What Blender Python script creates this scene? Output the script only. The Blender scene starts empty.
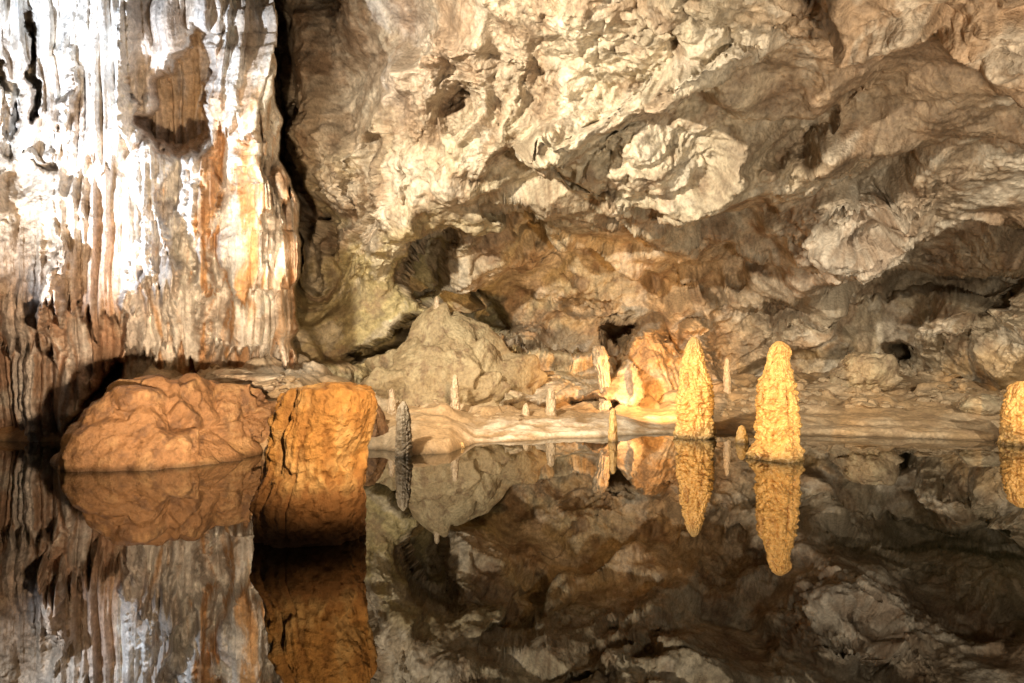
import bpy, math, numpy as np
from mathutils import Vector
rng=np.random.RandomState(7)
F=683.0; H=1.6; CX=512.0; HY=350.0   # camera projection in pixels: focal, centre column, horizon row; eye 1.6 m above water
# ------------------------------------------------------------------ noise
_g=rng.normal(size=(256,3)); _g/=np.linalg.norm(_g,axis=1)[:,None]; _g=_g.astype(np.float32)
_r=rng.rand(256,3).astype(np.float32)
_o=rng.uniform(-1,1,256).astype(np.float32)
def _hash(ix,iy,iz,s):
    with np.errstate(over='ignore'):
        h=(ix.astype(np.uint32)*np.uint32(374761393))^(iy.astype(np.uint32)*np.uint32(668265263))^(iz.astype(np.uint32)*np.uint32(1133579623))
        h=h+np.uint32(s*7919+13); h^=h>>np.uint32(13); h*=np.uint32(1274126177); h^=h>>np.uint32(16)
    return (h&np.uint32(255)).astype(np.int32)
def perlin(x,y,z,s=0):
    x=np.asarray(x,np.float32);y=np.asarray(y,np.float32);z=np.asarray(z,np.float32)
    x,y,z=np.broadcast_arrays(x,y,z)
    x0=np.floor(x);y0=np.floor(y);z0=np.floor(z)
    fx=x-x0;fy=y-y0;fz=z-z0
    ix=x0.astype(np.int64);iy=y0.astype(np.int64);iz=z0.astype(np.int64)
    w=lambda t:t*t*t*(t*(t*6-15)+10)
    u=w(fx);v=w(fy);q=w(fz); out=0
    for dx in (0,1):
        for dy in (0,1):
            for dz in (0,1):
                g=_g[_hash(ix+dx,iy+dy,iz+dz,s)]
                d=g[...,0]*(fx-dx)+g[...,1]*(fy-dy)+g[...,2]*(fz-dz)
                out=out+d*(u if dx else 1-u)*(v if dy else 1-v)*(q if dz else 1-q)
    return out*1.6
def voro(x,y,z,s=0):
    x=np.asarray(x,np.float32);y=np.asarray(y,np.float32);z=np.asarray(z,np.float32)
    ix=np.floor(x).astype(np.int64);iy=np.floor(y).astype(np.int64);iz=np.floor(z).astype(np.int64)
    f1=np.full(x.shape,9.,np.float32);f2=f1.copy()
    for dx in (-1,0,1):
        for dy in (-1,0,1):
            for dz in (-1,0,1):
                r=_r[_hash(ix+dx,iy+dy,iz+dz,s)]
                d=((ix+dx+r[...,0]-x)**2+(iy+dy+r[...,1]-y)**2+(iz+dz+r[...,2]-z)**2).astype(np.float32)
                f2=np.minimum(f2,np.maximum(f1,d)); f1=np.minimum(f1,d)
    return np.sqrt(f1),np.sqrt(f2)
def facet(x,y,z,s=0,k=14.):
    """fractured rock: every cell carries its own tilted plane"""
    x=np.asarray(x,np.float32);y=np.asarray(y,np.float32);z=np.asarray(z,np.float32)
    ix=np.floor(x).astype(np.int64);iy=np.floor(y).astype(np.int64);iz=np.floor(z).astype(np.int64)
    sw=np.full(x.shape,1e-7,np.float32);sh=np.zeros(x.shape,np.float32)
    for dx in (-1,0,1):
        for dy in (-1,0,1):
            for dz in (-1,0,1):
                h=_hash(ix+dx,iy+dy,iz+dz,s);r=_r[h];g=_g[(h*7+31)&255]
                ax=(x-ix-dx-r[...,0]).astype(np.float32);ay=(y-iy-dy-r[...,1]).astype(np.float32);az=(z-iz-dz-r[...,2]).astype(np.float32)
                w=np.exp(-k*(ax*ax+ay*ay+az*az))
                sh+=w*((ax*g[...,0]+ay*g[...,1]+az*g[...,2])*1.3+_o[h]*.45);sw+=w
    return sh/sw
def fbm(x,y,z,o=4,s=0,kind=0,gain=.5):
    a=1;f=1;t=0
    for i in range(o):
        n=perlin(x*f,y*f,z*f,s+i)
        if kind==1:n=1-2*np.abs(n)
        if kind==2:n=2*np.abs(n)-.4
        t=t+a*n;a*=gain;f*=2.07
    return t
def sst(a,b,x):
    t=np.clip((x-a)/(b-a),0,1);return t*t*(3-2*t)
# ------------------------------------------------------------------ mesh helpers
def grid_mesh(name,P,cols=None,mat=None,wrap=False):
    n,m=P.shape[:2]
    me=bpy.data.meshes.new(name)
    idx=np.arange(n*m).reshape(n,m)
    idw=np.concatenate([idx,idx[:,:1]],1) if wrap else idx
    q=np.stack([idw[:-1,:-1],idw[:-1,1:],idw[1:,1:],idw[1:,:-1]],-1).reshape(-1,4)
    me.vertices.add(n*m); me.vertices.foreach_set('co',P.reshape(-1).astype(np.float32))
    nf=len(q)
    me.loops.add(nf*4); me.loops.foreach_set('vertex_index',q.reshape(-1).astype(np.int32))
    me.polygons.add(nf); me.polygons.foreach_set('loop_start',np.arange(0,nf*4,4,dtype=np.int32))
    me.polygons.foreach_set('use_smooth',np.ones(nf,bool))
    me.update(calc_edges=True)
    if cols is not None:
        ca=me.color_attributes.new('mineral','FLOAT_COLOR','POINT')
        c=np.ones((n*m,4),np.float32); c[:,:cols.shape[-1]]=cols.reshape(n*m,-1)
        ca.data.foreach_set('color',c.reshape(-1))
    ob=bpy.data.objects.new(name,me); bpy.context.scene.collection.objects.link(ob)
    if mat: me.materials.append(mat)
    return ob
# ------------------------------------------------------------------ materials
def rock_mat(name,bump=.5,rough=.6,scale=1.0,spec=.4,dist=.05,det=3):
    m=bpy.data.materials.new(name);m.use_nodes=True
    nt=m.node_tree;b=nt.nodes['Principled BSDF'];N=nt.nodes;L=nt.links
    tc=N.new('ShaderNodeTexCoord')
    at=N.new('ShaderNodeAttribute');at.attribute_name='mineral'
    n=N.new('ShaderNodeTexNoise');n.inputs['Scale'].default_value=14*scale;n.inputs['Detail'].default_value=det;n.inputs['Roughness'].default_value=.65
    L.new(tc.outputs['Object'],n.inputs['Vector'])
    r=N.new('ShaderNodeMapRange');L.new(n.outputs['Fac'],r.inputs['Value']);r.inputs['From Min'].default_value=.3;r.inputs['From Max'].default_value=.7
    r.inputs['To Min'].default_value=.70;r.inputs['To Max'].default_value=1.24
    x=N.new('ShaderNodeVectorMath');x.operation='SCALE';L.new(at.outputs['Color'],x.inputs[0]);L.new(r.outputs[0],x.inputs['Scale'])
    L.new(x.outputs[0],b.inputs['Base Color'])
    bp=N.new('ShaderNodeBump');bp.inputs['Strength'].default_value=bump;bp.inputs['Distance'].default_value=dist
    L.new(n.outputs['Fac'],bp.inputs['Height']);L.new(bp.outputs[0],b.inputs['Normal'])
    b.inputs['Roughness'].default_value=rough;b.inputs['Specular IOR Level'].default_value=spec
    return m
M_wall=rock_mat('cave_limestone',bump=.7,rough=.62,dist=.06)
M_floor=rock_mat('cave_mud_floor',bump=.35,rough=.5,scale=1.2,dist=.04)
M_rock=rock_mat('wet_brown_rock',bump=.7,rough=.45,scale=1.3,dist=.06,det=5)
M_stal=rock_mat('calcite_stalagmite',bump=.7,rough=.28,scale=1.5,dist=.04,spec=.6,det=4)
# ------------------------------------------------------------------ cave wall
xs=np.concatenate([np.arange(-600,-24,6.),np.arange(-24,1048,1.),np.arange(1048,1624,6.)])
ys=np.concatenate([np.arange(-760,-16,6.),np.arange(-16,462,1.)])
X,Y=np.meshgrid(xs,ys)
X=X.astype(np.float32);Y=Y.astype(np.float32)
def rbf(ctrl,X,Y,sm=1e-3):
    c=np.array(ctrl,float);n=len(c)
    def phi(r2): return np.sqrt(r2+.02)
    cx=c[:,0]/300;cy=c[:,1]/300
    A=phi((cx[:,None]-cx)**2+(cy[:,None]-cy)**2)+np.eye(n)*-sm
    mu=c[:,2].mean(); w=np.linalg.solve(A,c[:,2]-mu)
    out=np.full(X.shape,mu,np.float32)
    for i in range(n):
        out+=(w[i]*phi((X/300-cx[i])**2+(Y/300-cy[i])**2)).astype(np.float32)
    return out
wx=X+fbm(X/60,Y/60,0*X,5,11,0,.55)*15; wy=Y+fbm(X/60,Y/60,0*X+5,5,17,0,.55)*15
wall_ctrl=[(300,0,15.0),(300,200,16.2),(310,320,15.8),(300,440,14.5),(350,250,15.4),(400,200,14.8),(400,100,13.8),(420,0,12.4),(500,100,12.8),(500,180,13.4),
(450,280,17.6),(400,330,16.8),(400,400,16.8),(500,400,17.4),(500,330,20.0),(560,290,20.),(530,230,17.0),(600,200,14.0),(600,100,12.0),(600,0,10.2),(700,0,9.2),(700,100,11.0),
(680,200,13.2),(700,290,18.6),(700,370,19.4),(620,340,19.8),(620,400,18.0),(780,300,18.4),(780,200,14.0),(780,90,10.8),(850,250,14.6),(850,160,12.4),(850,50,9.2),
(900,310,18.2),(850,370,18.6),(950,370,17.2),(1000,40,8.0),(1000,130,10.4),(1000,220,13.2),(1000,290,16.6),(1024,350,15.6),(1024,420,15.6),(700,440,19),(900,440,18.5),
(500,450,17.2),(1300,0,7.2),(1300,300,12),(1300,440,12.5),(1600,0,6),(1600,440,9.5),(1200,-700,5),(700,-200,7.2),(700,-700,5),(300,-300,11.5),(300,-700,9),(-200,-700,8),(-600,0,9),(-600,440,9)]
d_wall=rbf(wall_ctrl,X,Y)
col_ctrl=[(0,437,12.3),(-100,440,11.5),(0,300,12.0),(0,200,11.5),(0,100,11.3),(0,0,10.6),(70,437,12.5),(80,300,12.3),(90,200,12.0),(90,100,11.9),(100,0,11.3),
(180,0,11.5),(180,100,12.1),(180,200,12.4),(180,300,12.7),(180,360,13.0),(180,437,13.2),(260,0,12.0),(260,150,12.5),(270,300,12.9),(280,437,13.4),(-300,0,9),(-300,300,10),(-300,440,10),
(-600,0,6.5),(-600,440,8),(100,-300,9.8),(100,-700,9),(-400,-700,6)]
d_col=rbf(col_ctrl,X,Y)
d_wall0=d_wall;d_col0=d_col
edge=np.interp(Y,[-700,-200,0,60,130,200,240,300,340,365,460],[230,255,266,270,280,294,301,298,294,300,306])+(perlin(Y/45,Y*0,Y*0,3)*11+perlin(Y/14,Y*0,Y*0,5)*3)
t=np.clip((X-(edge-95))/95,0,1)
rnd=(1-np.sqrt(np.clip(1-t*t*.96,0,1)))*1.3
d_col=d_col+rnd
crev=np.exp(-((X-edge-7)/11)**2)*sst(240,150,Y)
d_wall=d_wall+crev*1.8+np.exp(-((X-edge-20)/22)**2)*sst(180,235,Y)*sst(320,270,Y)*1.3
def ell(cx,cy,rx,ry,rot,sharp=5):
    a=math.radians(rot);c,s=math.cos(a),math.sin(a)
    dx=wx-cx;dy=wy-cy
    u=(dx*c+dy*s)/rx;v=(-dx*s+dy*c)/ry
    return 1/(1+np.exp(np.clip((np.sqrt(u*u+v*v)-1)*sharp,-30,30)))
def seg(x0,y0,x1,y1,w0,w1=None,sharp=5):
    w1=w1 or w0
    dx,dy=x1-x0,y1-y0
    tt=np.clip(((wx-x0)*dx+(wy-y0)*dy)/(dx*dx+dy*dy),0,1)
    r=np.hypot(wx-x0-tt*dx,wy-y0-tt*dy)/(w0+(w1-w0)*tt)
    return 1/(1+np.exp(np.clip((r-1)*sharp,-30,30)))
W=[(ell(322,252,15,42,8),1.4),(ell(434,260,18,40,20,9),3.2),(ell(478,312,40,20,30,9),2.6),(seg(350,356,410,326,7,11,8),2.4),
(ell(525,212,44,14,28,7),1.6),(ell(590,262,80,18,18,6),1.4),(ell(468,108,20,30,-20,5),.8),(seg(345,215,388,150,9,12,5),1.0),
(ell(624,345,15,22,0,9),2.8),(ell(735,262,32,18,0,6),1.4),(ell(905,352,20,11,15,9),2.6),(ell(880,185,80,18,-22,4),1.0),(ell(960,285,90,12,-12,6),1.7),
(ell(700,280,34,12,30,6),1.4),(ell(600,300,50,16,10,6),1.0),(ell(800,130,60,12,-25,4),.8),(ell(820,302,50,11,-5,6),1.2),(ell(930,250,50,14,-20,4),.9),
(ell(835,245,55,30,-12,2.2),-.9),(ell(395,240,22,40,15,4),-.9),(ell(640,212,50,26,-20,2.5),-.6),(ell(560,130,50,26,-30,3),-.6),
(seg(540,168,745,45,16,7,3),-.9),(seg(380,200,430,60,12,16,3),-.8),(seg(550,186,690,256,9,14,4),-.8),(seg(470,180,520,60,10,12,3),-.6),
(seg(760,230,900,60,10,14,2.5),-.4),
(ell(960,325,34,20,-25,4),-1.2),(ell(1010,345,22,24,0,4),-1.0),
(seg(648,345,668,410,18,28,3.5),-2.0),(seg(690,330,700,400,12,16,4),-1.1)]
for mk,dd in W: d_wall=d_wall+mk*dd
bench=seg(505,382,612,380,26,26,12);d_wall=d_wall+bench*-2.6
cav=np.clip(seg(198,32,184,120,9,30,8)+seg(186,112,148,124,22,12,8),0,1)
C=[(cav,1.5),(ell(214,300,12,50,5,6),.8),(ell(180,215,12,56,0,6),.7),(seg(27,10,34,110,4,5,7),.8),(seg(34,150,60,170,4,4,6),.4),
(seg(118,372,88,425,7,14,7),1.5),(ell(30,240,45,80,10,5),-.6),(ell(60,395,34,50,10,5),-.5),(ell(105,60,30,140,0,4),-.5),
(seg(2,60,14,150,4,5,7),.6),(ell(245,180,20,100,0,4),-.5),(ell(160,310,16,50,0,4),-.4)]
for mk,dd in C: d_col=d_col+mk*dd
# hanging curtains: each ends in a ragged row of drip tips, the rock behind is set back
curt=0*X
for i,(xa,xb,ye,am) in enumerate([(128,300,352,.7),(140,215,235,.65),(200,300,290,.6),(50,150,318,.6),(60,135,160,.4),(212,290,130,.65),(-30,70,120,.4),(140,200,290,.5),(-30,60,350,.4),(240,300,215,.5)]):
    yend=ye+26*perlin(X/7.,X*0,X*0+i,400+i)+40*perlin(X/23.,X*0,X*0+i,420+i)-10*np.abs(perlin(X/3.,X*0,X*0,440+i))
    xm=sst(xa-4,xa+4,wx)*sst(xb+4,xb-4,wx)
    m_=xm*sst(yend+2.5,yend-5,Y)*sst(yend-150,yend-20,Y)
    curt=curt+am*m_
d_col=d_col-curt*(1-cav)
incol=sst(edge+1.5,edge-1.5,X)
D=d_wall*(1-incol)+d_col*incol
def pos(D): return np.stack([(X-CX)/F*D,D,H+(HY-Y)/F*D],-1)
def normals(P):
    du=np.gradient(P,axis=1);dv=np.gradient(P,axis=0)
    n=np.cross(du,dv);n/=np.linalg.norm(n,axis=-1,keepdims=True)+1e-9
    s=np.sign((n*(P-np.array([0,0,H]))).sum(-1));s[s==0]=1
    return -n*s[...,None]
P=pos(D)
fl_patch=np.clip(ell(436,125,14,36,0,4)+ell(640,195,26,22,0,4)*.5+ell(560,60,60,40,-30,3)*.6+ell(440,215,20,24,0,4)*.8+ell(470,10,90,26,0,3)*.6+ell(664,375,24,40,0,3)*.5,0,1)
leftrock=ell(22,228,62,82,10,5)
fw=np.clip(incol*(1-leftrock*.92)+(1-incol)*fl_patch*.75,0,1)
x,y,z=P[...,0],P[...,1],P[...,2]
w1=fbm(x*.5,y*.5,z*.5,3,31)
w2=fbm(x*.5,y*.5,z*.5,3,41)
w3=fbm(x*2.2,y*2.2,z*2.2,3,45)
w4=fbm(x*2.2,y*2.2,z*2.2,3,48)
ang=np.radians(-35)
xr=x*np.cos(ang)-z*np.sin(ang);zr=x*np.sin(ang)+z*np.cos(ang)
X1=xr*.75+w1*.35+w3*.07;Z1=zr*1.15+w2*.35+w4*.07;Y1=y+w1*.3+w4*.08
h1=facet(X1*.5,Y1*.5,Z1*.5,1,14); h2=facet(X1*1.2+9,Y1*1.2,Z1*1.2,2,14); h3=facet(X1*3.2,Y1*3.2,Z1*3.2+5,3,12); h4=facet(X1*8,Y1*8,Z1*8,4,12)
f1b,f2b=voro(X1*1.1+w4*.3,Y1*1.1,Z1*1.1,12); crk=np.clip(1-(f2b-f1b)/.07,0,1)
rough_mod=np.clip(.62+1.4*fbm(x*.35,y*.35,z*.35,3,71),.12,1.3)
bil=fbm(X1*1.1,Y1*1.1,Z1*1.1,6,61,2,.55)
gen=fbm(x*.9,y*.9,z*.9,7,66,0,.52)
rock=h1*1.1+h2*.27*(.35+.65*rough_mod)+h3*.11*rough_mod+h4*.05*(rough_mod*.8+.1)+bil*.09*rough_mod+gen*.17-crk*.08*rough_mod
calm=bench*.6
rock*=(1.0-.35*sst(5.5,9,x)*sst(3,5.5,z))*(1-calm)
xc=x+.35*y
flt=0
for f,a,s in ((.45,.66,80),(.9,.58,81),(1.9,.46,82),(4.2,.22,83),(9,.07,84),(20,.015,85)):
    n=perlin(xc*f+w1*.18*f**.5,y*f*.15,z*f*.035+w2*.10,s)
    n2=perlin(xc*f*.5,y*.3,z*.40,s+300)
    flt=flt+a*(np.sqrt(np.minimum(2.4*np.abs(n),1)+.01)-.55)*np.clip(.8+1.4*n2,.05,1.8)
blob=fbm(x*.8,y*.8,z*.45,4,91)*.16+fbm(x*5,y*5,z*2.0,4,95)*.018
flow=flt+blob
disp=rock*(1-fw)+flow*fw*np.where(incol>.5,1,.55)+(1-incol)*fw*.2
Nn=normals(pos(d_wall0*(1-incol)+(d_col0+rnd)*incol))
fwd=-(P-np.array([0,0,H]));fwd/=np.linalg.norm(fwd,axis=-1,keepdims=True)
kk=.5*(1-np.exp(-((X-edge)/9.)**4))[...,None]
Nd=Nn*kk+fwd*(1-kk)
P2=P+Nd*disp[...,None]
def C3(*c): return np.array(c,np.float32)
def mixc(a,b,t): return a*(1-t[...,None])+b*t[...,None]
nA=fbm(x*.35,y*.35,z*.35,4,101);nB=fbm(x*1.1,y*1.1,z*1.1,6,111,0,.6);nC=fbm(x*4,y*4,z*4,5,121,0,.65)
nD=fbm(X1*.9,Y1*.9,Z1*.9,6,126,0,.62)
col=np.ones(P.shape,np.float32)*C3(.44,.36,.25)
col=mixc(col,C3(.50,.42,.20),sst(-.3,.3,nA)*ell(430,290,140,120,0,3))
col=mixc(col,C3(.42,.33,.26),ell(390,60,130,110,0,3)*.8)
col=mixc(col,C3(.58,.51,.39),ell(620,130,150,100,-30,3)*.7)
col=mixc(col,C3(.44,.29,.18),sst(680,860,wx)*sst(190,60,wy)*.8)
col=mixc(col,C3(.26,.19,.13),ell(940,200,120,70,-15,3)*.8)
col=mixc(col,C3(.56,.50,.42),ell(840,245,70,36,-12,2.5)*.8)
col=mixc(col,C3(.54,.33,.15),ell(655,360,70,50,0,3)*.8)
col=mixc(col,C3(.27,.17,.10),sst(.05,.5,nB)*.6)
col=mixc(col,C3(.62,.56,.46),sst(.1,.6,nD)*.55)
col=mixc(col,C3(.21,.145,.095),sst(-.15,-.6,nD)*.5)
cc=np.ones(P.shape,np.float32)*C3(.68,.62,.54)
stripe=fbm(xc*2.0+w1*.5,y*.6,z*.15,5,141,0,.6)
stripe2=fbm(xc*6+w1*.8+w3*.2,y*.6,z*.5,4,151,0,.6)
org=np.clip(ell(210,250,76,155,0,2.6)*1.3,0,1)
cc=mixc(cc,C3(.58,.32,.13),org*.95*sst(-.6,.1,stripe))
cc=mixc(cc,C3(.40,.18,.06),sst(.05,.5,stripe)*sst(90,180,wy)*sst(60,140,wx)*.85)
cc=mixc(cc,C3(.38,.27,.16),leftrock*.95)
cc=mixc(cc,C3(.40,.24,.15),sst(230,330,wy)*sst(180,110,wx)*.9*sst(-.7,.1,nB+.2))
cc=mixc(cc,C3(.44,.27,.11),cav*.9*sst(-.9,-.1,stripe2+.4))
cc=mixc(cc,C3(.80,.78,.75),sst(.0,.35,-stripe)*.6*(1-leftrock))
cc=mixc(cc,C3(.80,.79,.77),ell(100,90,70,130,0,3)*.5)
cc=mixc(cc,C3(.28,.18,.11),sst(.15,.5,nB)*.4)
cc=cc*(1+.16*stripe2)[...,None]
crease_shade=sst(-.1,-.7,flt)*fw; cc=mixc(cc,C3(.32,.17,.08),crease_shade*.65)  # occlusion-like shade between the flutes, painted into the flowstone colour
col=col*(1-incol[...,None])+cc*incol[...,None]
col=mixc(col,C3(.12,.08,.045),crk*(1-fw)*.45)
col*= (1+.28*nC)[...,None]
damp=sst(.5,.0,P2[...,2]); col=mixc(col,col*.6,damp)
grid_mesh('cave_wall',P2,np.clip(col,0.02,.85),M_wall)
# ------------------------------------------------------------------ cave floor + lake bed
px_n=[-900,-200,60,150,270,340,385,415,450,475,600,660,740,900,1024,1500]
dw_n=[9,12.0,12.0,10.9,10.6,10.9,10.9,10.4,10.6,11.8,12.4,13.0,12.9,12.3,11.8,11]
z1=[.1,.1,.1,.35,.32,.2,.14,.2,.2,.07,.08,.05,.06,.10,.12,.1]
z2=[.3,.3,.3,.9,.85,.5,.28,.36,.34,.16,.18,.12,.18,.26,.3,.3]
z3=[.5,.5,.5,1.35,1.30,.9,.45,.38,.36,.30,.32,.32,.40,.55,.6,.6]
z4=[.8,.8,.8,1.5,1.5,1.1,.6,.5,.5,.45,.5,.7,.85,.95,1.,1.]
gx=np.concatenate([np.arange(-22,-9,.25),np.arange(-9,12,.035),np.arange(12,24,.25)]);gy=np.concatenate([np.arange(-4,8.8,.2),np.arange(8.8,21.5,.035)])
GX,GY=np.meshgrid(gx,gy);GX=GX.astype(np.float32);GY=GY.astype(np.float32)
A=CX+GX/np.maximum(GY,4)*F
nz=fbm(GX*.6,GY*.6,0*GX,5,201); nz2=fbm(GX*2.5,GY*2.5,0*GX,5,205)
dw=np.interp(A,px_n,dw_n)+nz*.28+nz2*.05
T=GY-dw
def ip(a):return np.interp(A,px_n,a)
Z=np.where(T<0,np.maximum(-1.4,T*.55-.02),0)
k1,k2,k3,k4=ip(z1),ip(z2),ip(z3),ip(z4)
up=k1*sst(0,.22,T)+(k2-k1)*sst(.2,1.1,T)+(k3-k2)*np.clip((T-1)/1.6,0,1)+(k4-k3)*np.clip((T-2.6)/3,0,1)
Z=Z+up
land=sst(-.1,.3,T)
right=sst(680,780,A)
step=.13
tz=Z/step+nz*.8; Zt=(np.floor(tz)+sst(.5,.95,tz-np.floor(tz))-nz*.8)*step
Z=np.where(Z>0.02,Z*(1-.7*right)+Zt*.7*right,Z)
fct=facet(GX*1.5,GY*1.5,0*GX,7,14)
Z=Z+land*(nz*.07+nz2*.05+fct*.14*(.25+1.0*sst(1.5,3,T)))
lefts=sst(345,300,A)*land
Z=Z+lefts*(facet(GX*2.5,GY*2.5,0*GX,9,14)*.14+fbm(GX*1.3,GY*1.3,0*GX,4,215,1)*.10)
fc=np.ones(GX.shape+(3,),np.float32)*C3(.40,.28,.16)
fc=mixc(fc,C3(.56,.45,.31),sst(-.1,.4,nz)*.7)
pale=sst(440,500,A)*sst(690,640,A)*sst(.02,.12,T)*sst(1.9,1.2,T+nz*.4)
fc=mixc(fc,C3(.66,.60,.50),pale*.7*sst(-.5,.3,nz2))
fc=mixc(fc,C3(.64,.58,.48),lefts*sst(.9,1.3,Z)*.85)
fc=mixc(fc,C3(.36,.20,.09),lefts*sst(.9,.5,Z)*.8)
fc=mixc(fc,C3(.24,.165,.10),right*sst(0,.4,nz2)*.7)
fc=fc*(1+.25*nz2)[...,None]
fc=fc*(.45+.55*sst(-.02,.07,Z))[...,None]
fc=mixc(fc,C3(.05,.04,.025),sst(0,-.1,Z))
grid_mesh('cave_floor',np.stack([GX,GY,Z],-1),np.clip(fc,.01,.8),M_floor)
# ------------------------------------------------------------------ water
mw=bpy.data.materials.new('lake_water');mw.use_nodes=True;nt=mw.node_tree;b=nt.nodes['Principled BSDF']
b.inputs['Base Color'].default_value=(.010,.010,.005,1);b.inputs['Roughness'].default_value=.0
b.inputs['IOR'].default_value=1.6;b.inputs['Specular IOR Level'].default_value=.85
tc=nt.nodes.new('ShaderNodeTexCoord');n=nt.nodes.new('ShaderNodeTexNoise');n.inputs['Scale'].default_value=1.1;n.inputs['Detail'].default_value=2
bp=nt.nodes.new('ShaderNodeBump');bp.inputs['Strength'].default_value=.03;bp.inputs['Distance'].default_value=.02
nt.links.new(tc.outputs['Object'],n.inputs['Vector']);nt.links.new(n.outputs['Fac'],bp.inputs['Height']);nt.links.new(bp.outputs[0],b.inputs['Normal'])
wgx,wgy=np.meshgrid(np.linspace(-24,24,5),np.linspace(-6,19,5))
grid_mesh('lake_water',np.stack([wgx,wgy,0*wgx],-1),None,mw)
# ------------------------------------------------------------------ lofted formations
def loft(name,prof,mat,colf,layer=.0,flute=.0,lump=.0,seed=0,n=220,m=200,ry=1.0,layf=9,fside=False,rockf=0):
    pr=np.array(prof,float);zz=np.linspace(pr[0,0],pr[-1,0],n)
    def smooth(v):
        o=np.interp(zz,pr[:,0],v);k=max(1,n//50)
        p=np.pad(o,k,mode='edge');return np.convolve(p,np.ones(2*k+1)/(2*k+1),'valid')
    cx,cy,r=smooth(pr[:,1]),smooth(pr[:,2]),smooth(pr[:,3])
    Lt=(zz-zz[0])/(zz[-1]-zz[0])
    th=np.linspace(0,2*np.pi,m,endpoint=False)
    TH,ZZ=np.meshgrid(th,zz);R=r[:,None]*np.ones_like(TH)
    ux,uy=np.cos(TH),np.sin(TH)
    r0=pr[:,3].max();s=1/max(r0,.05)
    a,bb,c=ux*1.0,uy*1.0,ZZ*s
    dl=0
    if layer:
        # lobed calcite: flattened drip lobes of several sizes, only faintly ringed
        q=.5*perlin(a*1.2,bb*1.2,c*.5,seed+30)
        for f,am in ((1.0,1.0),(2.1,.55),(4.3,.22)):
            nn=perlin(a*1.5*f+q,bb*1.5*f,ZZ*layf*.55*f+q*2,seed+int(f*10))
            dl=dl+layer*am*(np.sqrt(np.minimum(2.2*np.abs(nn),1)+.02)-.62)
        wz=ZZ*layf*1.3+1.5*q+.8*perlin(a*2.4,bb*2.4,c*.8,seed+1);fr=wz-np.floor(wz)
        dl=dl+layer*.55*(np.sqrt(np.clip(fr*(1-fr)*4,0,1))-.6)*np.clip(.5+1.6*perlin(a,bb,np.floor(wz)*1.7,seed+2),0,1.5)
    if flute:
        sd=sst(.2,-.5,ux) if fside else 1
        nn=perlin(ux*2.6+c*.1,uy*2.6,c*.35,seed+5);dl=dl+sd*flute*(np.minimum(np.abs(nn)*2.5,1)-.5)
        nn=perlin(ux*6+.4*perlin(a,bb,c,seed),uy*6,c*.6,seed+6);dl=dl+sd*flute*.35*(np.minimum(np.abs(nn)*2.5,1)-.5)
    if rockf:
        q=.35*perlin(a*1.5,bb*1.5,c*1.5,seed+33)
        dl=dl+rockf*facet(a*1.1+q,bb*1.1,c*.9+q,seed,12)+rockf*.55*facet(a*3+q,bb*3,c*2.6,seed+1,12)+rockf*.3*facet(a*8,bb*8,c*7,seed+2,12)
    dl=dl+lump*(fbm(a*1.3,bb*1.3,c*1.3,5,seed+8)+.4*fbm(a*6,bb*6,c*6,4,seed+14))
    env=sst(0,.04,1-Lt)[:,None]*.8+.2
    R=np.maximum(R*(1+dl*env),r0*.004)
    Pm=np.stack([cx[:,None]+ux*R,cy[:,None]+uy*R*ry,ZZ+0*R],-1)
    Pm[-1,:,0]=cx[-1];Pm[-1,:,1]=cy[-1]
    if rockf: Pm[...,2]+=.07*fbm(Pm[...,0]*3,Pm[...,1]*3,0*ZZ,5,seed+50)*sst(.75,1,Lt)[:,None]
    cl=colf(Pm,dl,Lt[:,None]*np.ones_like(TH))
    return grid_mesh(name,Pm,np.clip(cl,.01,.85),mat,wrap=True)
def wx_(px,d):return (px-CX)/F*d
def wz_(py,d):return H+(HY-py)/F*d
def from_outline(d,rows,deep=-.4,k=1.):
    out=[]
    for py,l,r in rows:
        out.append((wz_(py,d),wx_((l+r)/2,d),d,(r-l)/2/F*d*k))
    out.sort(key=lambda q:q[0])
    b0=out[0];out.insert(0,(deep,b0[1],b0[2],b0[3]*1.05));return out
def col_cal(base,dark):
    def f(P,dl,L):
        n=fbm(P[...,0]*6,P[...,1]*6,P[...,2]*3,5,301,0,.6)
        c=np.ones(P.shape,np.float32)*C3(*base)
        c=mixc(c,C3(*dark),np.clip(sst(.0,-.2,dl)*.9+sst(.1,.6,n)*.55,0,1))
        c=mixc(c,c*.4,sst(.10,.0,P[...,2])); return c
    return f
cal=col_cal((.72,.46,.18),(.33,.15,.045))
grey=col_cal((.56,.44,.30),(.28,.19,.11))
K=.97
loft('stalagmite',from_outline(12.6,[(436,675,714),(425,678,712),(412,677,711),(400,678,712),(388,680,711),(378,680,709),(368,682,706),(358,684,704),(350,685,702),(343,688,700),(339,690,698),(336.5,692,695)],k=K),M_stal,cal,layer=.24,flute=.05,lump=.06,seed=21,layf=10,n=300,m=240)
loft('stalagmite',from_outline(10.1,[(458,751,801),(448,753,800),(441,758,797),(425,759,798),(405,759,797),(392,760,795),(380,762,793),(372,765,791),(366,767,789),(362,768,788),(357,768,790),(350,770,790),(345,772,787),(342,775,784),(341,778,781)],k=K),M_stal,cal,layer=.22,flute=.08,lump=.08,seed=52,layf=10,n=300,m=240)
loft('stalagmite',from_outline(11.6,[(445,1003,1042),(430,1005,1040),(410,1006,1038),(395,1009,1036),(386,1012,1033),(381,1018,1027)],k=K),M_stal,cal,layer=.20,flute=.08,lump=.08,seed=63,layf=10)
loft('stalagmite',from_outline(10.3,[(458,395,412),(445,396,412),(430,396,411),(415,397,410),(407,398,408),(401,402,405)]),M_stal,grey,layer=.14,flute=.10,lump=.10,seed=71,n=140,m=90,layf=14)
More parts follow.
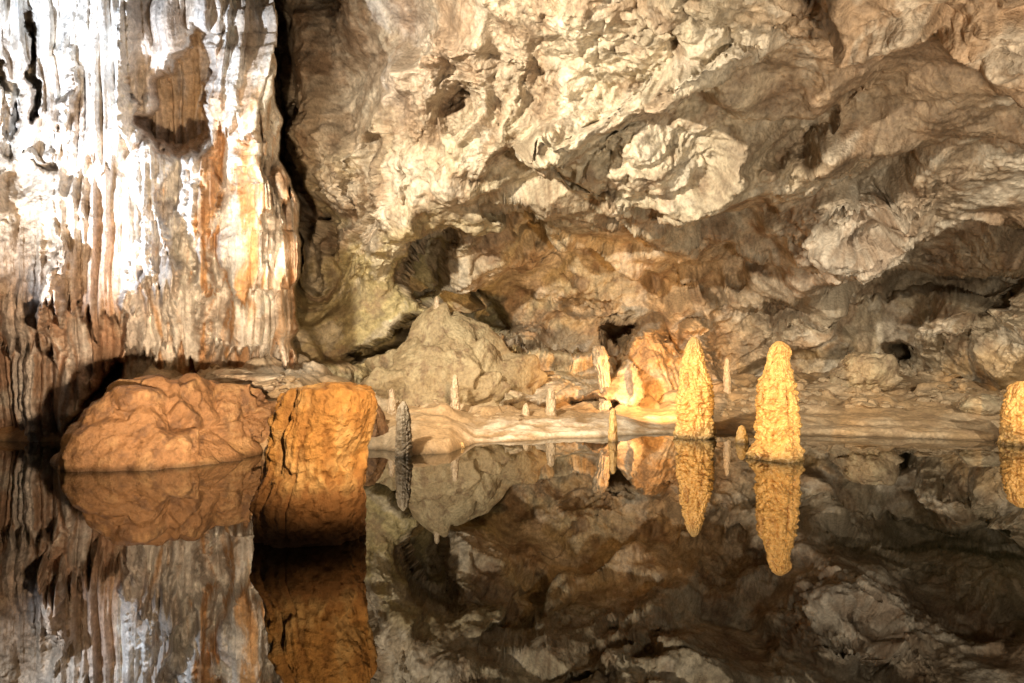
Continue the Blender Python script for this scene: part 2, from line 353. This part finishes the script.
def small(px,top,bot,w,d,c,seed):
    z_b=wz_(bot,d);p=from_outline(d,[(bot,px-w/2,px+w/2),(bot*.5+top*.5,px-w*.42,px+w*.40),(top+2.5,px-w*.28,px+w*.26),(top,px-w*.08,px+w*.08)],deep=z_b-.4)
    loft('stalagmite',p,M_stal,c,layer=.2,flute=.1,lump=.12,seed=seed,n=80,m=48,layf=16)
small(526,403,420,9,14.2,grey,81);small(551,387,420,11,14.2,grey,83);small(613,408,440,9,12.0,cal,85)
small(742,425,443,12,11.8,cal,87);small(727,357,378,7,16.4,grey,89);small(455,374,404,9,14.0,grey,91);small(392,388,414,9,13.2,grey,93)
small(437,296,325,8,15.6,grey,97);small(462,442,452,7,11.2,cal,98)
loft('cave_pillar',[(wz_(425,15.2),wx_(606,15.2),15.4,.18),(wz_(395,15.2),wx_(607,15.2),15.4,.11),(wz_(372,15.2),wx_(604,15.2),15.4,.13),(wz_(356,15.2),wx_(602,15.2),15.5,.16),(wz_(345,15.2),wx_(602,15.2),15.8,.12)],M_stal,grey,flute=.3,lump=.2,seed=95,n=90,m=70)
def stumpcol(P,dl,L):
    n=fbm(P[...,0]*3,P[...,1]*3,P[...,2]*2,6,311,0,.6);st=fbm(P[...,0]*7,P[...,1]*7,P[...,2]*1.5,4,315)
    c=np.ones(P.shape,np.float32)*C3(.58,.33,.14)
    c=mixc(c,C3(.74,.52,.30),sst(.0,.5,n)*.85);c=mixc(c,C3(.34,.16,.06),sst(.1,.6,st)*.5)
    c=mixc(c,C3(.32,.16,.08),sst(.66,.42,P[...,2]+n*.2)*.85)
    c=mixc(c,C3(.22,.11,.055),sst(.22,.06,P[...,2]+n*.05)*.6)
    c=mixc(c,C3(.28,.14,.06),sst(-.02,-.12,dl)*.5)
    return c
D0=5.9
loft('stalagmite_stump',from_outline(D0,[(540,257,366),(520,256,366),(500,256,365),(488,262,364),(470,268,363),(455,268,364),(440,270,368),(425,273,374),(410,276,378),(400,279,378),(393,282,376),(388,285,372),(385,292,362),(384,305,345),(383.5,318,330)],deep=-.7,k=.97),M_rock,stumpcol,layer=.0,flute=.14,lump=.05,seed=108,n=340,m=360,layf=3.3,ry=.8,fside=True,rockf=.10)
# ------------------------------------------------------------------ boulders
def boulder(name,c,rad,seed,colf,planes=14,mat=None,rough=.05,n=170,m=260,add=(),k=12.):
    r=np.random.RandomState(seed)
    ph=np.linspace(-np.pi/2,np.pi/2,n);th=np.linspace(0,2*np.pi,m,endpoint=False)
    TH,PH=np.meshgrid(th,ph);d=np.stack([np.cos(TH)*np.cos(PH),np.sin(TH)*np.cos(PH),np.sin(PH)],-1)
    R=np.full(TH.shape,1.25)
    pl=[(v/np.linalg.norm(v),r.uniform(.72,1.0)) for v in r.normal(size=(planes,3))]+[(np.array(v,float)/np.linalg.norm(v),h) for v,h in add]
    acc=np.exp(-k*R)
    for nv,h in pl:
        dt=(d*nv).sum(-1);rr=np.where(dt>.05,h/np.maximum(dt,.05),6);acc=acc+np.exp(-k*rr)
    R=-np.log(acc)/k+.08
    q=d*2
    qq=.4*fbm(q[...,0]*.7,q[...,1]*.7,q[...,2]*.7+seed,3,seed+5)
    R=R+rough*facet(q[...,0]*.8+qq,q[...,1]*.8,q[...,2]*.8+seed+qq,seed,16)*2.2+rough*.25*facet(q[...,0]*3+qq,q[...,1]*3,q[...,2]*3+seed,seed+1,16)+rough*.6*fbm(q[...,0]*.8,q[...,1]*.8,q[...,2]*.8+seed,7,seed+9,0,.52)
    Pm=d*R[...,None]*np.array(rad)+np.array(c)
    return grid_mesh(name,Pm,np.clip(colf(Pm),.01,.8),mat or M_rock,wrap=True)
def bc(base,hi,dark):
    def f(P):
        n=fbm(P[...,0]*2,P[...,1]*2,P[...,2]*2,6,331,0,.6);n2=fbm(P[...,0]*5,P[...,1]*5,P[...,2]*3,5,335,0,.6)
        c=np.ones(P.shape,np.float32)*C3(*base);c=mixc(c,C3(*hi),sst(0,.5,n)*.8);c=mixc(c,C3(*dark),sst(.1,.6,n2)*.7)
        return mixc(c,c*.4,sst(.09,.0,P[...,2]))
    return f
brown=bc((.30,.165,.08),(.42,.26,.13),(.13,.07,.04));pale_b=bc((.50,.42,.32),(.66,.6,.5),(.3,.2,.13));tan=bc((.36,.28,.18),(.46,.39,.26),(.2,.14,.09))
d=9.9
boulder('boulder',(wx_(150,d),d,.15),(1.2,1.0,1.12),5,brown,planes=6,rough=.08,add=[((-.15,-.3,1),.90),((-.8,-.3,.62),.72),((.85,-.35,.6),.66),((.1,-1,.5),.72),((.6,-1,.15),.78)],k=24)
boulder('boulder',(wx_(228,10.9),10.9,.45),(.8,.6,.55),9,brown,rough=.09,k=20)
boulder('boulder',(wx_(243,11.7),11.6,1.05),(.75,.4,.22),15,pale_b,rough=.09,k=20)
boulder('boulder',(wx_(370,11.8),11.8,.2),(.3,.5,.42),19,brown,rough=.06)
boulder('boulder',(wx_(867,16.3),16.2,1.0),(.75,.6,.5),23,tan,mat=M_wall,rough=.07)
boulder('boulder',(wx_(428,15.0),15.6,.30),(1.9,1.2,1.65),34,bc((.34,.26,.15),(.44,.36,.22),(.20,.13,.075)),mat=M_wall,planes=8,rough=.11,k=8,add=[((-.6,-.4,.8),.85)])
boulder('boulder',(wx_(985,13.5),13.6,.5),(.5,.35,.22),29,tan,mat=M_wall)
def rubble(name,spots,seed):
    r=np.random.RandomState(seed);V=[];Fc=[];o=0
    n,m=9,12
    for (px,d,s) in spots:
        x0=wx_(px,d);i=np.argmin(abs(gy-d));j=np.argmin(abs(gx-x0));z0=Z[i,j]
        if z0<.03: continue
        ph=np.linspace(-np.pi/2,np.pi/2,n);th=np.linspace(0,2*np.pi,m,endpoint=False)+r.rand()*6
        TH,PH=np.meshgrid(th,ph);dd=np.stack([np.cos(TH)*np.cos(PH),np.sin(TH)*np.cos(PH),np.sin(PH)],-1)
        R=1.2*np.ones(TH.shape)
        for v in r.normal(size=(9,3)):
            v/=np.linalg.norm(v);dt=(dd*v).sum(-1);R=np.minimum(R,np.where(dt>.1,r.uniform(.6,1)/np.maximum(dt,.1),9))
        pm=dd*R[...,None]*np.array([s*r.uniform(.8,1.5),s,s*r.uniform(.4,.8)])+np.array([x0,d,z0+s*.15])
        V.append(pm.reshape(-1,3));ix=np.arange(n*m).reshape(n,m);iw=np.concatenate([ix,ix[:,:1]],1)
        Fc.append(np.stack([iw[:-1,:-1],iw[:-1,1:],iw[1:,1:],iw[1:,:-1]],-1).reshape(-1,4)+o);o+=n*m
    me=bpy.data.meshes.new(name);me.from_pydata(np.concatenate(V).tolist(),[],np.concatenate(Fc).tolist())
    ca=me.color_attributes.new('mineral','FLOAT_COLOR','POINT');c=np.ones((o,4),np.float32)*np.array([.36,.27,.17,1],np.float32);ca.data.foreach_set('color',c.reshape(-1))
    me.materials.append(M_wall);ob=bpy.data.objects.new(name,me);bpy.context.scene.collection.objects.link(ob)
r=np.random.RandomState(3)
rubble('rubble',[(r.uniform(700,1060),r.uniform(14.3,17.6),r.uniform(.03,.12)*(1 if r.rand()<.93 else 2)) for _ in range(330)]+[(r.uniform(330,520),r.uniform(13.5,15.8),r.uniform(.02,.07)) for _ in range(70)]+[(r.uniform(160,300),r.uniform(11.6,13),r.uniform(.03,.1)) for _ in range(50)],4)
# ------------------------------------------------------------------ lights (show-cave lamps, plus an added vault fill)
def spot(name,loc,tgt,power,color,angle,blend=.6,rad=.08):
    l=bpy.data.lights.new(name,'SPOT');l.energy=power;l.color=color;l.spot_size=math.radians(angle);l.spot_blend=blend;l.shadow_soft_size=rad
    o=bpy.data.objects.new(name,l);o.location=loc;o.rotation_euler=(Vector(tgt)-Vector(loc)).to_track_quat('-Z','Y').to_euler();bpy.context.scene.collection.objects.link(o)
spot('cave_spotlight_cool',(-7.4,7.2,1.2),(-6.8,12,6.0),5600,(.80,.88,1.0),66,1.)
spot('cave_spotlight_warm',(-2.4,5.6,.7),(-6.0,12.5,2.6),2500,(1,.72,.45),72,.9)
spot('cave_spotlight_wall',(-4.1,5.5,5.4),(1.6,15,3.7),7800,(1,.87,.67),86,.9,.15)
spot('vault_fill_light',(3.6,2.0,.8),(5.0,14,4.4),3000,(1,.84,.62),88,.9,.3)  # unseen fill light, added to brighten the right-hand ceiling from below
spot('cave_spotlight_right',(9,6,4.0),(8,16,1.4),2000,(1,.88,.68),58,.9)
spot('cave_spotlight_amber',(-.8,2.0,1.6),(3.85,10.1,.9),4200,(1,.56,.14),12,.5)
spot('cave_spotlight_amber',(-.4,2.0,1.6),(3.25,12.6,.9),6200,(1,.56,.14),9,.5)
spot('cave_spotlight_amber',(4,2.0,1.2),(9.0,11.6,.8),4400,(1,.56,.14),9,.5)
spot('cave_spotlight_amber',(.6,1.6,3.0),(-1.55,5.9,1.0),2200,(1,.64,.27),21,.9)
spot('cave_spotlight_amber',(-3.6,3.5,3.2),(-5.3,9.9,.8),650,(1,.60,.26),24,.8)
spot('cave_spotlight_amber',(3.45,13.05,.8),(2.6,17.0,1.3),1300,(1,.52,.18),95,.9,.05)
spot('cave_spotlight_bank',(.8,7.5,3.0),(-.2,12.4,.1),1800,(1,.68,.38),50,.9)
w=bpy.data.worlds.new('World');bpy.context.scene.world=w;w.use_nodes=True
bg=w.node_tree.nodes['Background'];bg.inputs[0].default_value=(1,.84,.66,1);bg.inputs[1].default_value=.035
cam=bpy.data.cameras.new('camera');cam.lens=24.01;cam.sensor_width=36;cam.shift_y=8.5/1024;cam.clip_end=200
co=bpy.data.objects.new('camera',cam);co.location=(0,0,H);co.rotation_euler=(math.radians(90),0,0);bpy.context.scene.collection.objects.link(co)
sc=bpy.context.scene;sc.camera=co
sc.view_settings.view_transform='Standard';sc.view_settings.look='None';sc.view_settings.exposure=0
